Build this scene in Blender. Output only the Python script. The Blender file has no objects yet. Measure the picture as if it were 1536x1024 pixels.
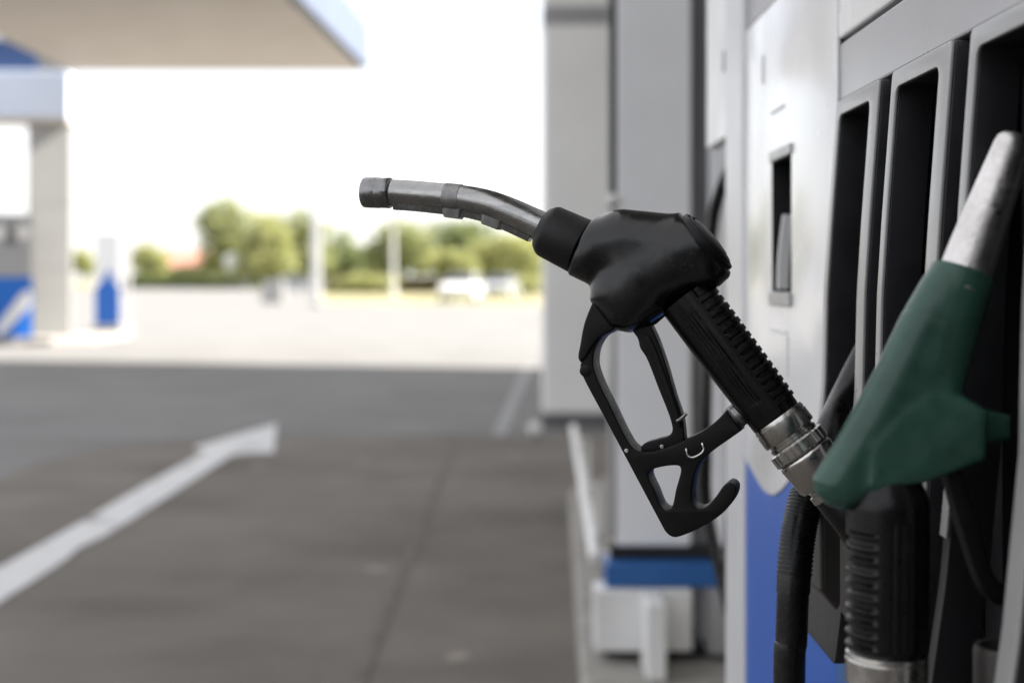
import bpy, bmesh, math, random
import numpy as np
from mathutils import Vector, Matrix
random.seed(7); rng = np.random.default_rng(7)
C = bpy.context.scene.collection
PI = math.pi

# ------------------------------------------------------------------ photograph -> world
F, U0, V0, H = 2133.0, 768.0, 417.0, 1.2          # focal length in photo pixels, horizon point, lens height
def P(u, v, Y): return Vector(((u-U0)/F*Y, Y, H-(v-V0)/F*Y))
def G(u, v, z=0.0):
    Y = F*(H-z)/(v-V0); return Vector(((u-U0)/F*Y, Y, z))

# ------------------------------------------------------------------ materials
def mat(name, col, rough=.5, metal=0., var=.12, vscale=20., bump=0., bscale=200., rvar=.1, coat=0., col2=None, detail=6, spec=None):
    m = bpy.data.materials.new(name); m.use_nodes = True
    nt = m.node_tree; N = nt.nodes; Lk = nt.links; b = N['Principled BSDF']
    b.inputs['Metallic'].default_value = metal
    if spec is not None: b.inputs['Specular IOR Level'].default_value = spec
    b.inputs['Coat Weight'].default_value = coat; b.inputs['Coat Roughness'].default_value = .12
    tc = N.new('ShaderNodeTexCoord'); n1 = N.new('ShaderNodeTexNoise')
    n1.inputs['Scale'].default_value = vscale; n1.inputs['Detail'].default_value = detail; n1.inputs['Roughness'].default_value = .62
    Lk.new(tc.outputs['Object'], n1.inputs['Vector'])
    rp = N.new('ShaderNodeValToRGB'); Lk.new(n1.outputs['Fac'], rp.inputs['Fac'])
    lo = [c*(1-var) for c in col]; hi = [min(1, c*(1+var)) for c in col] if col2 is None else col2
    rp.color_ramp.elements[0].position = .32; rp.color_ramp.elements[1].position = .68
    rp.color_ramp.elements[0].color = (*lo, 1); rp.color_ramp.elements[1].color = (*hi, 1)
    Lk.new(rp.outputs['Color'], b.inputs['Base Color'])
    mr = N.new('ShaderNodeMapRange'); n2 = N.new('ShaderNodeTexNoise')
    n2.inputs['Scale'].default_value = vscale*2.3; n2.inputs['Detail'].default_value = 5
    Lk.new(tc.outputs['Object'], n2.inputs['Vector']); Lk.new(n2.outputs['Fac'], mr.inputs['Value'])
    mr.inputs['From Min'].default_value = .3; mr.inputs['From Max'].default_value = .7
    mr.inputs['To Min'].default_value = max(.02, rough-rvar); mr.inputs['To Max'].default_value = min(1, rough+rvar)
    Lk.new(mr.outputs['Result'], b.inputs['Roughness'])
    if bump:
        n3 = N.new('ShaderNodeTexNoise'); n3.inputs['Scale'].default_value = bscale; n3.inputs['Detail'].default_value = 3
        bp = N.new('ShaderNodeBump'); bp.inputs['Strength'].default_value = bump; bp.inputs['Distance'].default_value = .001
        Lk.new(tc.outputs['Object'], n3.inputs['Vector']); Lk.new(n3.outputs['Fac'], bp.inputs['Height']); Lk.new(bp.outputs['Normal'], b.inputs['Normal'])
    return m

def ground_mat(name, lo, hi, spots=0., streak=0., rough=.85):
    m = bpy.data.materials.new(name); m.use_nodes = True
    nt = m.node_tree; N = nt.nodes; Lk = nt.links; b = N['Principled BSDF']
    tc = N.new('ShaderNodeTexCoord')
    a = N.new('ShaderNodeTexNoise'); a.inputs['Scale'].default_value = .8; a.inputs['Detail'].default_value = 9; a.inputs['Roughness'].default_value = .65
    Lk.new(tc.outputs['Object'], a.inputs['Vector'])
    r = N.new('ShaderNodeValToRGB'); r.color_ramp.elements[0].position = .3; r.color_ramp.elements[1].position = .72
    r.color_ramp.elements[0].color = (*lo, 1); r.color_ramp.elements[1].color = (*hi, 1); Lk.new(a.outputs['Fac'], r.inputs['Fac'])
    out = r.outputs['Color']
    def mix(src, fac, col, typ='MIX'):
        x = N.new('ShaderNodeMix'); x.data_type = 'RGBA'; x.blend_type = typ
        Lk.new(fac, x.inputs['Factor']); Lk.new(src, x.inputs[6]); x.inputs[7].default_value = (*col, 1); return x.outputs[2]
    if streak:                                   # wide worn bands across the lane
        mp = N.new('ShaderNodeMapping'); mp.inputs['Scale'].default_value = (.7, .9, 1); Lk.new(tc.outputs['Object'], mp.inputs['Vector'])
        s = N.new('ShaderNodeTexNoise'); s.inputs['Scale'].default_value = 1.2; s.inputs['Detail'].default_value = 4; Lk.new(mp.outputs['Vector'], s.inputs['Vector'])
        sr = N.new('ShaderNodeMapRange'); sr.inputs['From Min'].default_value = .48; sr.inputs['From Max'].default_value = .75; sr.inputs['To Max'].default_value = streak
        Lk.new(s.outputs['Fac'], sr.inputs['Value']); out = mix(out, sr.outputs['Result'], [c*.45 for c in lo])
    if spots:                                    # trodden gum and pale drips
        v = N.new('ShaderNodeTexVoronoi'); v.voronoi_dimensions = '2D'; v.inputs['Scale'].default_value = .55; v.inputs['Randomness'].default_value = 1
        nz = N.new('ShaderNodeTexNoise'); nz.inputs['Scale'].default_value = 22; Lk.new(tc.outputs['Object'], nz.inputs['Vector'])
        ad = N.new('ShaderNodeMath'); ad.operation = 'MULTIPLY_ADD'; Lk.new(nz.outputs['Fac'], ad.inputs[0]); ad.inputs[1].default_value = .06
        Lk.new(tc.outputs['Object'], v.inputs['Vector']); Lk.new(v.outputs['Distance'], ad.inputs[2])
        mr = N.new('ShaderNodeMapRange'); mr.inputs['From Min'].default_value = .046; mr.inputs['From Max'].default_value = .060; mr.inputs['To Min'].default_value = spots; mr.inputs['To Max'].default_value = 0
        Lk.new(ad.outputs[0], mr.inputs['Value']); out = mix(out, mr.outputs['Result'], [min(1, c*2.1) for c in hi])
    Lk.new(out, b.inputs['Base Color']); b.inputs['Roughness'].default_value = rough
    g = N.new('ShaderNodeTexNoise'); g.inputs['Scale'].default_value = 90; g.inputs['Detail'].default_value = 4
    bp = N.new('ShaderNodeBump'); bp.inputs['Strength'].default_value = .4; bp.inputs['Distance'].default_value = .004
    Lk.new(tc.outputs['Object'], g.inputs['Vector']); Lk.new(g.outputs['Fac'], bp.inputs['Height']); Lk.new(bp.outputs['Normal'], b.inputs['Normal'])
    return m

def metal_worn(name, lo, hi, rough, scale=60., stretch=(1, 1, 1), bump=.15):
    m = bpy.data.materials.new(name); m.use_nodes = True
    nt = m.node_tree; N = nt.nodes; Lk = nt.links; b = N['Principled BSDF']; b.inputs['Metallic'].default_value = 1
    tc = N.new('ShaderNodeTexCoord'); mp = N.new('ShaderNodeMapping'); mp.inputs['Scale'].default_value = stretch
    Lk.new(tc.outputs['Object'], mp.inputs['Vector'])
    a = N.new('ShaderNodeTexNoise'); a.inputs['Scale'].default_value = scale; a.inputs['Detail'].default_value = 8; a.inputs['Roughness'].default_value = .7
    Lk.new(mp.outputs['Vector'], a.inputs['Vector'])
    r = N.new('ShaderNodeValToRGB'); r.color_ramp.elements[0].position = .33; r.color_ramp.elements[1].position = .62
    r.color_ramp.elements[0].color = (*lo, 1); r.color_ramp.elements[1].color = (*hi, 1); Lk.new(a.outputs['Fac'], r.inputs['Fac']); Lk.new(r.outputs['Color'], b.inputs['Base Color'])
    f = N.new('ShaderNodeTexNoise'); f.inputs['Scale'].default_value = scale*6; f.inputs['Detail'].default_value = 6; Lk.new(mp.outputs['Vector'], f.inputs['Vector'])
    mr = N.new('ShaderNodeMapRange'); mr.inputs['From Min'].default_value = .3; mr.inputs['From Max'].default_value = .7
    mr.inputs['To Min'].default_value = rough*.7; mr.inputs['To Max'].default_value = rough*1.4; Lk.new(f.outputs['Fac'], mr.inputs['Value']); Lk.new(mr.outputs['Result'], b.inputs['Roughness'])
    bp = N.new('ShaderNodeBump'); bp.inputs['Strength'].default_value = bump; bp.inputs['Distance'].default_value = .0006
    Lk.new(f.outputs['Fac'], bp.inputs['Height']); Lk.new(bp.outputs['Normal'], b.inputs['Normal'])
    return m

def leaf_mat(name, lo, hi):
    m = bpy.data.materials.new(name); m.use_nodes = True
    nt = m.node_tree; N = nt.nodes; Lk = nt.links; b = N['Principled BSDF']; b.inputs['Roughness'].default_value = .55
    tc = N.new('ShaderNodeTexCoord'); a = N.new('ShaderNodeTexNoise'); a.inputs['Scale'].default_value = .55; a.inputs['Detail'].default_value = 5
    Lk.new(tc.outputs['Object'], a.inputs['Vector'])
    r = N.new('ShaderNodeValToRGB'); r.color_ramp.elements[0].position = .3; r.color_ramp.elements[1].position = .7
    r.color_ramp.elements[0].color = (*lo, 1); r.color_ramp.elements[1].color = (*hi, 1); Lk.new(a.outputs['Fac'], r.inputs['Fac']); Lk.new(r.outputs['Color'], b.inputs['Base Color'])
    t = N.new('ShaderNodeBsdfTranslucent'); Lk.new(r.outputs['Color'], t.inputs['Color'])
    mx = N.new('ShaderNodeMixShader'); mx.inputs[0].default_value = .4
    Lk.new(b.outputs[0], mx.inputs[1]); Lk.new(t.outputs[0], mx.inputs[2]); Lk.new(mx.outputs[0], N['Material Output'].inputs['Surface'])
    return m

M = {}
M['rubber'] = mat('black_rubber', (.0036, .0036, .0038), .24, var=.3, vscale=38, bump=.04, bscale=700, rvar=.06, col2=(.006, .006, .0062), spec=.5)
M['plastic'] = mat('black_plastic', (.0042, .0042, .0045), .46, var=.25, vscale=70, bump=.12, bscale=1600, rvar=.07, spec=.22)
M['grip'] = mat('grip_plastic', (.0035, .0035, .0038), .29, var=.25, vscale=60, bump=.08, bscale=1500, rvar=.06, spec=.32)
M['collar'] = mat('matt_rubber', (.006, .006, .006), .48, var=.25, vscale=60, bump=.15, bscale=1200, rvar=.08, spec=.35)
M['spout'] = metal_worn('worn_aluminium', (.26, .26, .256), (.42, .42, .41), .22, 75, (.3, 1, 1), .10)
M['tip'] = metal_worn('dark_steel', (.17, .17, .172), (.25, .25, .25), .25, 45, bump=.03)
M['band'] = metal_worn('grey_sleeve', (.20, .20, .195), (.32, .315, .31), .46, 120)
M['nickel'] = metal_worn('nickel', (.48, .465, .44), (.57, .555, .53), .25, 14, bump=.0)
M['wire'] = metal_worn('wire', (.5, .5, .49), (.7, .7, .68), .3, 90)
def scuff(m, col, thr, scale, rough=.62):
    nt = m.node_tree; N = nt.nodes; Lk = nt.links; b = N['Principled BSDF']
    tc = N.new('ShaderNodeTexCoord'); n = N.new('ShaderNodeTexNoise'); n.inputs['Scale'].default_value = scale; n.inputs['Detail'].default_value = 10; n.inputs['Roughness'].default_value = .72
    Lk.new(tc.outputs['Object'], n.inputs['Vector'])
    r = N.new('ShaderNodeMapRange'); r.inputs['From Min'].default_value = thr; r.inputs['From Max'].default_value = thr+.09; Lk.new(n.outputs['Fac'], r.inputs['Value'])
    x = N.new('ShaderNodeMix'); x.data_type = 'RGBA'; Lk.new(r.outputs['Result'], x.inputs['Factor']); Lk.new(b.inputs['Base Color'].links[0].from_socket, x.inputs[6]); x.inputs[7].default_value = (*col, 1); Lk.new(x.outputs[2], b.inputs['Base Color'])
    y = N.new('ShaderNodeMix'); Lk.new(r.outputs['Result'], y.inputs['Factor']); Lk.new(b.inputs['Roughness'].links[0].from_socket, y.inputs[2]); y.inputs[3].default_value = rough; Lk.new(y.outputs[0], b.inputs['Roughness'])
scuff(M['rubber'], (.020, .019, .018), .60, 42); scuff(M['plastic'], (.028, .027, .026), .63, 55); scuff(M['grip'], (.018, .018, .018), .63, 60)
M['green'] = mat('green_rubber', (.026, .074, .054), .34, var=.22, vscale=30, bump=.06, bscale=700, rvar=.08, col2=(.034, .094, .069), spec=.4)
scuff(M['green'], (.05, .10, .08), .64, 34)
M['alu'] = metal_worn('cast_aluminium', (.50, .48, .46), (.66, .64, .62), .36, 40, bump=.08)
M['hose'] = mat('hose_rubber', (.005, .005, .0055), .27, var=.3, vscale=50, bump=.2, bscale=700, spec=.4)
M['slot_black'] = mat('slot_plastic', (.016, .016, .018), .42, var=.25, vscale=14, bump=.1, bscale=600, spec=.4)
M['cavity'] = mat('cavity_plastic', (.045, .046, .050), .45, var=.15, vscale=8)
M['rim'] = mat('grey_rim', (.31, .307, .303), .30, var=.05, vscale=12, rvar=.03)
M['shroud'] = mat('brown_grey_plastic', (.035, .032, .029), .5, var=.2, vscale=18)
M['panel_white'] = mat('white_gloss', (.80, .80, .80), .22, var=.03, vscale=3, coat=.3)
M['panel_grey'] = mat('grey_steel', (.40, .40, .41), .30, metal=.3, var=.04, vscale=4, rvar=.03)
M['panel_silver'] = mat('silver_panel', (.82, .83, .85), .36, metal=0.0, var=.04, vscale=3, rvar=.03)
M['post'] = mat('pale_grey_paint', (.60, .60, .61), .35, var=.05, vscale=5, rvar=.03)
M['blue'] = mat('blue_gloss', (.022, .10, .42), .34, var=.03, vscale=4, rvar=.03, spec=.3)
M['blue_deep'] = mat('deep_blue', (.025, .115, .34), .34, var=.06, vscale=6, rvar=.03)
M['dark_grey'] = mat('dark_grey', (.13, .13, .135), .5, var=.1, vscale=6)
M['black'] = mat('black_gap', (.012, .012, .013), .6)
M['white_paint'] = mat('white_paint', (.76, .76, .75), .4, var=.06, vscale=8)
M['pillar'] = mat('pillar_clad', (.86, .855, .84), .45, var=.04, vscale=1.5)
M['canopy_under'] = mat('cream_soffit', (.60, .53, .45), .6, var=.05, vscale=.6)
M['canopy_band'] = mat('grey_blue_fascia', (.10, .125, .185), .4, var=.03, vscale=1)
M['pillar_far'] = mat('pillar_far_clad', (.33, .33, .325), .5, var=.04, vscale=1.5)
M['white_matt'] = mat('white_matt', (.68, .68, .66), .5, var=.05, vscale=4)
M['canopy_edge'] = mat('pale_blue_fascia', (.62, .68, .80), .4, var=.03, vscale=1)
M['concrete_kerb'] = mat('kerb_concrete', (.30, .285, .26), .85, var=.25, vscale=9, bump=.6, bscale=160)
M['marking'] = mat('road_paint', (.22, .21, .20), .7, var=0, vscale=3.5, bump=.5, bscale=150, col2=(.62, .62, .62), detail=10)
M['marking'].node_tree.nodes['Color Ramp'].color_ramp.elements[0].position = .30; M['marking'].node_tree.nodes['Color Ramp'].color_ramp.elements[1].position = .44
M['line_worn'] = mat('worn_line', (.24, .24, .24), .75, var=.2, vscale=4, bump=.4, bscale=150, col2=(.36, .36, .36))
M['slab'] = ground_mat('worn_concrete', (.105, .092, .077), (.190, .170, .146), .6, .6)
M['pavement'] = ground_mat('grey_asphalt', (.138, .135, .131), (.194, .191, .186), .3, .3)
M['grass'] = mat('dry_grass', (.21, .205, .10), .9, var=.3, vscale=.7, bump=.5, bscale=30, col2=(.33, .30, .16))
M['leaf_a'] = leaf_mat('leaf_olive', (.20, .23, .088), (.39, .41, .175))
M['leaf_b'] = leaf_mat('leaf_yellow', (.29, .315, .12), (.49, .49, .215))
M['leaf_c'] = leaf_mat('leaf_green', (.16, .21, .09), (.30, .34, .14))
M['bark'] = mat('bark', (.10, .08, .06), .9, var=.3, vscale=6)
M['car_white'] = mat('white_car_paint', (.6, .6, .6), .25, var=.02, coat=.5)
M['car_grey'] = mat('grey_car_paint', (.28, .29, .30), .28, var=.03, coat=.5)
M['glass'] = mat('dark_glass', (.03, .035, .04), .1, var=.1)
M['tyre'] = mat('tyre', (.02, .02, .02), .8)
M['lamp'] = mat('lamp_lens', (.7, .7, .68), .2)
M['red'] = mat('lamp_red', (.4, .03, .03), .3)
M['roof_red'] = mat('roof_tile', (.40, .20, .15), .8, var=.15, vscale=2)
M['render_wall'] = mat('cream_wall', (.62, .54, .40), .8, var=.06, vscale=1)
M['shed'] = mat('shed_grey', (.42, .45, .50), .6, var=.08, vscale=1)
M['navy'] = mat('navy_panel', (.022,.055,.15), .5, var=.08)
M['soffit_dark'] = mat('grey_soffit', (.30,.28,.255), .65, var=.06, vscale=.6)
M['blocker_wall'] = mat('blocker_wall', (.12,.115,.11), .7, var=.08, vscale=1)
M['joint'] = mat('joint_tar', (.125, .113, .098), .9, var=.3, vscale=3)

# ------------------------------------------------------------------ mesh helpers
def link(me, name, m, parent=None, smooth=None):
    if m: me.materials.append(m)
    if smooth is not None:
        me.polygons.foreach_set('use_smooth', [True]*len(me.polygons))
        if smooth < 180: me.set_sharp_from_angle(angle=math.radians(smooth))
    o = bpy.data.objects.new(name, me); C.objects.link(o)
    if parent: o.parent = parent
    return o

class MB:
    def __init__(s): s.v = []; s.f = []
    def add(s, vs, fs):
        n = len(s.v); s.v += [tuple(x) for x in vs]; s.f += [tuple(i+n for i in f) for f in fs]; return s
    def box(s, x0, x1, y0, y1, z0, z1):
        return s.add([(x0,y0,z0),(x1,y0,z0),(x1,y1,z0),(x0,y1,z0),(x0,y0,z1),(x1,y0,z1),(x1,y1,z1),(x0,y1,z1)],
                     [(0,3,2,1),(4,5,6,7),(0,1,5,4),(1,2,6,5),(2,3,7,6),(3,0,4,7)])
    def prism(s, pts, off):                       # pts: closed 3D loop, off: extrusion vector
        n = len(pts); off = Vector(off); a = [Vector(p) for p in pts]; b = [p+off for p in a]
        return s.add(a+b, [tuple(range(n))[::-1], tuple(range(n, 2*n))]+[(i, (i+1)%n, n+(i+1)%n, n+i) for i in range(n)])
    def tube(s, path, rad, n=24, caps=True, ref=None, ell=None):
        # rad: number, list, or function(i, phi) -> radius
        p = [Vector(q) for q in path]; k = len(p)
        t = [(p[min(i+1, k-1)]-p[max(i-1, 0)]) for i in range(k)]
        for i in range(k):
            if t[i].length < 1e-9: t[i] = t[i-1] if i else (p[-1]-p[0])
            t[i] = t[i].normalized()
        a = Vector(ref) if ref is not None else (Vector((0, 1, 0)) if abs(t[0].y) < .9 else Vector((1, 0, 0)))
        vs = []
        for i in range(k):
            a = (a - t[i]*a.dot(t[i])).normalized(); b = t[i].cross(a)
            for j in range(n):
                ph = 2*PI*j/n
                r = rad(i, ph) if callable(rad) else (rad[i] if isinstance(rad, (list, tuple)) else rad)
                e = ell if ell else 1
                vs.append(p[i] + a*(r*math.cos(ph)*e) + b*(r*math.sin(ph)))
        fs = [(i*n+j, i*n+(j+1)%n, (i+1)*n+(j+1)%n, (i+1)*n+j) for i in range(k-1) for j in range(n)]
        if caps: fs += [tuple(range(n))[::-1], tuple(range((k-1)*n, k*n))]
        return s.add(vs, fs)
    def lathe(s, p0, ax, prof, n=48):
        p0 = Vector(p0); ax = Vector(ax).normalized()
        a = Vector((0, 1, 0)); a = (a-ax*a.dot(ax)).normalized() if abs(ax.y) < .95 else Vector((1, 0, 0)); b = ax.cross(a)
        vs = [p0+ax*t+(a*math.cos(2*PI*j/n)+b*math.sin(2*PI*j/n))*r for t, r in prof for j in range(n)]
        k = len(prof)
        fs = [(i*n+j, i*n+(j+1)%n, (i+1)*n+(j+1)%n, (i+1)*n+j) for i in range(k-1) for j in range(n)]
        fs += [tuple(range(n))[::-1], tuple(range((k-1)*n, k*n))]
        return s.add(vs, fs)
    def build(s, name, m, parent=None, smooth=None, bevel=0, seg=2):
        me = bpy.data.meshes.new(name); me.from_pydata(s.v, [], s.f); me.validate()
        bm = bmesh.new(); bm.from_mesh(me); bmesh.ops.recalc_face_normals(bm, faces=bm.faces); bm.to_mesh(me); bm.free()
        o = link(me, name, m, parent, smooth)
        if bevel:
            md = o.modifiers.new('bevel', 'BEVEL'); md.width = bevel; md.segments = seg; md.limit_method = 'ANGLE'; md.angle_limit = math.radians(40)
        return o

def catmull(pts, k=6, closed=True, corner=None):
    """smooth a traced outline; indices in corner stay sharp"""
    corner = corner or set(); n = len(pts); out = []
    for i in range(n if closed else n-1):
        p0, p1, p2, p3 = pts[(i-1) % n if closed else max(i-1, 0)], pts[i], pts[(i+1) % n], pts[(i+2) % n if closed else min(i+2, n-1)]
        if i in corner: p0 = (2*p1[0]-p2[0], 2*p1[1]-p2[1])
        if (i+1) % n in corner: p3 = (2*p2[0]-p1[0], 2*p2[1]-p1[1])
        d = math.dist(p1, p2); kk = max(1, min(k, int(d/2.2)+1))
        al = [max(math.dist(a, b), 1e-6)**.5 for a, b in ((p0, p1), (p1, p2), (p2, p3))]   # centripetal
        m1 = [((p1[c]-p0[c])/al[0]-(p2[c]-p0[c])/(al[0]+al[1])+(p2[c]-p1[c])/al[1])*al[1] for c in (0, 1)]
        m2 = [((p2[c]-p1[c])/al[1]-(p3[c]-p1[c])/(al[1]+al[2])+(p3[c]-p2[c])/al[2])*al[1] for c in (0, 1)]
        for j in range(kk):
            t = j/kk; h = (2*t**3-3*t*t+1, t**3-2*t*t+t, -2*t**3+3*t*t, t**3-t*t)
            out.append(tuple(h[0]*p1[c]+h[1]*m1[c]+h[2]*p2[c]+h[3]*m2[c] for c in (0, 1)))
    if not closed: out.append(tuple(pts[-1]))
    return out

def plate(loops, half, bev, name, m, parent, place, smooth=40, res=3):
    """loops (outer, holes) in 2D -> a bevelled plate of thickness 2*half; place maps (x, y, depth) to 3D"""
    cu = bpy.data.curves.new(name, 'CURVE'); cu.dimensions = '2D'; cu.fill_mode = 'BOTH'
    cu.extrude = half-bev; cu.bevel_depth = bev; cu.bevel_resolution = res; cu.offset = -bev
    for lp in loops:
        sp = cu.splines.new('POLY'); sp.points.add(len(lp)-1); sp.use_cyclic_u = True
        for q, (x, y) in zip(sp.points, lp): q.co = (x, y, 0, 1)
    co = bpy.data.objects.new(name, cu); C.objects.link(co)
    dg = bpy.context.evaluated_depsgraph_get(); dg.update()
    me = bpy.data.meshes.new_from_object(co.evaluated_get(dg)); bpy.data.objects.remove(co); bpy.data.curves.remove(cu)
    me.name = name; me.materials.clear()
    bm = bmesh.new(); bm.from_mesh(me); bmesh.ops.remove_doubles(bm, verts=bm.verts, dist=half*1e-4)
    for v in bm.verts: v.co = place(v.co.x, v.co.y, v.co.z)
    bmesh.ops.recalc_face_normals(bm, faces=bm.faces); bm.to_mesh(me); bm.free()
    return link(me, name, m, parent, smooth)

# ---- signed distance modelling (moulded rubber shells)
def sd_poly(p, poly):
    poly = np.array(poly, float); d = np.full(len(p), 1e18); s = np.ones(len(p)); n = len(poly)
    for i in range(n):
        a, b = poly[i], poly[i-1]; e = b-a; w = p-a
        t = np.clip((w@e)/(e@e), 0, 1); q = w-t[:, None]*e; d = np.minimum(d, (q*q).sum(1))
        c1 = p[:, 1] >= a[1]; c2 = p[:, 1] < b[1]; c3 = e[0]*w[:, 1] > e[1]*w[:, 0]
        al = (c1 & c2 & c3) | (~c1 & ~c2 & ~c3); s[al] *= -1
    return s*np.sqrt(d)
def ext(p, poly, half, R):                       # extruded outline whose rims are rounded by R
    d = sd_poly(p[:, :2], poly); a = d+R; b = np.abs(p[:, 2])-(half-R)
    return np.minimum(np.maximum(a, b), 0)+np.sqrt(np.maximum(a, 0)**2+np.maximum(b, 0)**2)-R
def cone(p, a, b, ra, rb, flat=True, rr=6.):     # cylinder/cone with rounded ends
    a = np.array(a, float); b = np.array(b, float); L = np.linalg.norm(b-a); u = (b-a)/L
    w = p-a; t = w@u; rad = np.sqrt(np.maximum((w*w).sum(1)-t*t, 0)); r = ra+(rb-ra)*np.clip(t/L, 0, 1)
    q0 = rad-r+rr; q1 = np.abs(t-L/2)-L/2+rr
    return np.minimum(np.maximum(q0, q1), 0)+np.sqrt(np.maximum(q0, 0)**2+np.maximum(q1, 0)**2)-rr
def smin(a, b, k):
    h = np.clip(.5+.5*(b-a)/k, 0, 1); return b+(a-b)*h-k*h*(1-h)
def smax(a, b, k): return -smin(-a, -b, k)

def nets(fn, lo, hi, h, name, m, parent, place, smooth=180):
    ax = [np.arange(lo[i], hi[i]+h, h) for i in range(3)]; nx, ny, nz = map(len, ax)
    X = np.stack(np.meshgrid(*ax, indexing='ij'), -1).reshape(-1, 3); V = fn(X).reshape(nx, ny, nz); I = V < 0
    cs = [(i, j, k) for i in (0, 1) for j in (0, 1) for k in (0, 1)]
    sl = lambda A, c: A[c[0]:nx-1+c[0], c[1]:ny-1+c[1], c[2]:nz-1+c[2]]
    cnt = sum(sl(I, c).astype(int) for c in cs); act = (cnt > 0) & (cnt < 8)
    idx = -np.ones(act.shape, int); cells = np.argwhere(act); idx[act] = np.arange(len(cells))
    acc = np.zeros((len(cells), 3)); num = np.zeros(len(cells))
    for c in cs:
        for d in range(3):
            if c[d]: continue
            e = list(c); e[d] = 1
            va = sl(V, c)[act]; vb = sl(V, tuple(e))[act]; cr = (va < 0) != (vb < 0)
            t = np.where(cr, va/np.where(cr, va-vb, 1), 0); q = np.tile(np.array(c, float), (len(cells), 1)); q[:, d] = t
            acc[cr] += q[cr]; num[cr] += 1
    vt = (cells+acc/num[:, None])*h+np.array(lo)
    for _ in range(3):                            # pull onto the surface
        f0 = fn(vt); g = np.stack([(fn(vt+np.eye(3)[i]*.4)-fn(vt-np.eye(3)[i]*.4))/.8 for i in range(3)], 1)
        vt = vt-(np.clip(f0, -h, h)/np.maximum((g*g).sum(1), .3))[:, None]*g
    fs = []
    for d in range(3):
        a, b = [(1, 2), (2, 0), (0, 1)][d]
        A = np.take(I, range(V.shape[d]-1), d); B = np.take(I, range(1, V.shape[d]), d)
        for flip in (False, True):
            ed = np.argwhere((A & ~B) if not flip else (~A & B))
            ed = ed[(ed[:, a] > 0) & (ed[:, b] > 0) & (ed[:, a] < V.shape[a]-1) & (ed[:, b] < V.shape[b]-1)]
            ea = np.zeros(3, int); ea[a] = 1; eb = np.zeros(3, int); eb[b] = 1
            q = [idx[tuple((ed-o).T)] for o in (ea+eb, eb, 0*ea, ea)]
            Q = np.stack(q if not flip else q[::-1], 1); fs += Q.tolist()
    me = bpy.data.meshes.new(name); me.from_pydata([place(*v) for v in vt.tolist()], [], fs); me.validate()
    bm = bmesh.new(); bm.from_mesh(me); bmesh.ops.recalc_face_normals(bm, faces=bm.faces); bm.to_mesh(me); bm.free()
    return link(me, name, m, parent, smooth)

def tag(o, label=None, cat=None, group=None, kind=None):
    for k, v in (('label', label), ('category', cat), ('group', group), ('kind', kind)):
        if v: o[k] = v
    return o
def thing(name, loc, label, cat, group=None, rotz=0):
    o = bpy.data.objects.new(name, None); C.objects.link(o); o.location = loc; o.rotation_euler = (0, 0, rotz); o.empty_display_size = .1
    return tag(o, label, cat, group)

class Frame:
    """the plane of a nozzle: photo pixels -> local coordinates of its Empty (x along the plane, y into depth, z up)"""
    def __init__(s, u, v, Y, ang):
        s.C = P(u, v, Y); s.S = Y/F; s.ang = ang
        s.ux = Vector((math.cos(ang), math.sin(ang), 0)); s.uy = Vector((-math.sin(ang), math.cos(ang), 0))
    def L(s, u, v, w=0.):                         # w: depth in pixels (negative = towards the lens)
        d = Vector(((u-U0)/F, 1, -(v-V0)/F)); O = Vector((0, 0, H))
        t = (w*s.S-(O-s.C).dot(s.uy))/d.dot(s.uy); q = O+d*t-s.C
        return Vector((q.dot(s.ux), w*s.S, q.z))
    def A(s, u, v, w):                            # same, but depth is added behind the mid-plane point
        q = s.L(u, v, 0); return Vector((q.x, w*s.S, q.z))
    def W(s, p): return s.C+s.ux*p[0]+s.uy*p[1]+Vector((0, 0, p[2]))

def resample(pts, k):
    q = catmull([tuple(p) for p in pts], k, closed=False); return q

# ================================================================== BLACK NOZZLE
bf = Frame(980, 417, 1.09, math.radians(-16)); S = bf.S
bn = thing('fuel_nozzle', bf.C, 'black fuel nozzle with bare metal spout pointing out over the lane', 'fuel nozzle', 'fuel nozzles at the nearest dispenser', bf.ang)
axis_px = [(546, 288.5), (600, 289.2), (668, 295.5), (699, 299.2), (732, 306.4), (766, 319), (810, 339), (832, 350)]
axis_r = [20.7, 20.7, 21, 21.3, 22, 22.5, 23, 23]
ap = resample(axis_px, 18)
def r_at(u): return float(np.interp(u, [a[0] for a in axis_px], axis_r))
tubep = [q for q in ap if q[0] > 586]
sp = MB().tube([bf.L(*q) for q in tubep], [r_at(q[0])*S for q in tubep], 48).build('spout', M['spout'], bn, 50)
t0 = Vector(bf.L(546, 288.7)); t1 = Vector(bf.L(592, 289.9)); L_ = (t1-t0).length/S
MB().lathe(t0, t1-t0, [(q*S, r*S) for q, r in [(12,13),(12,15),(2,16.5),(.4,20),(0,22),(1,23.6),(3.5,24.4),(24,24.5),(25,24.2),(26,24.5),(30,24.1),(32,24.1),(44,24.3),(46,23.2),(47,21),(50,20)]], 56).build('spout_tip', M['tip'], sp, 35)
for a, b, dr in ((667, 692, 1.1),):
    q = [x for x in ap if a <= x[0] <= b]
    MB().tube([bf.L(*x) for x in q], [(r_at(x[0])+dr)*S for x in q], 48).build('sleeve_band', M['band'], sp, 35)
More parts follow.
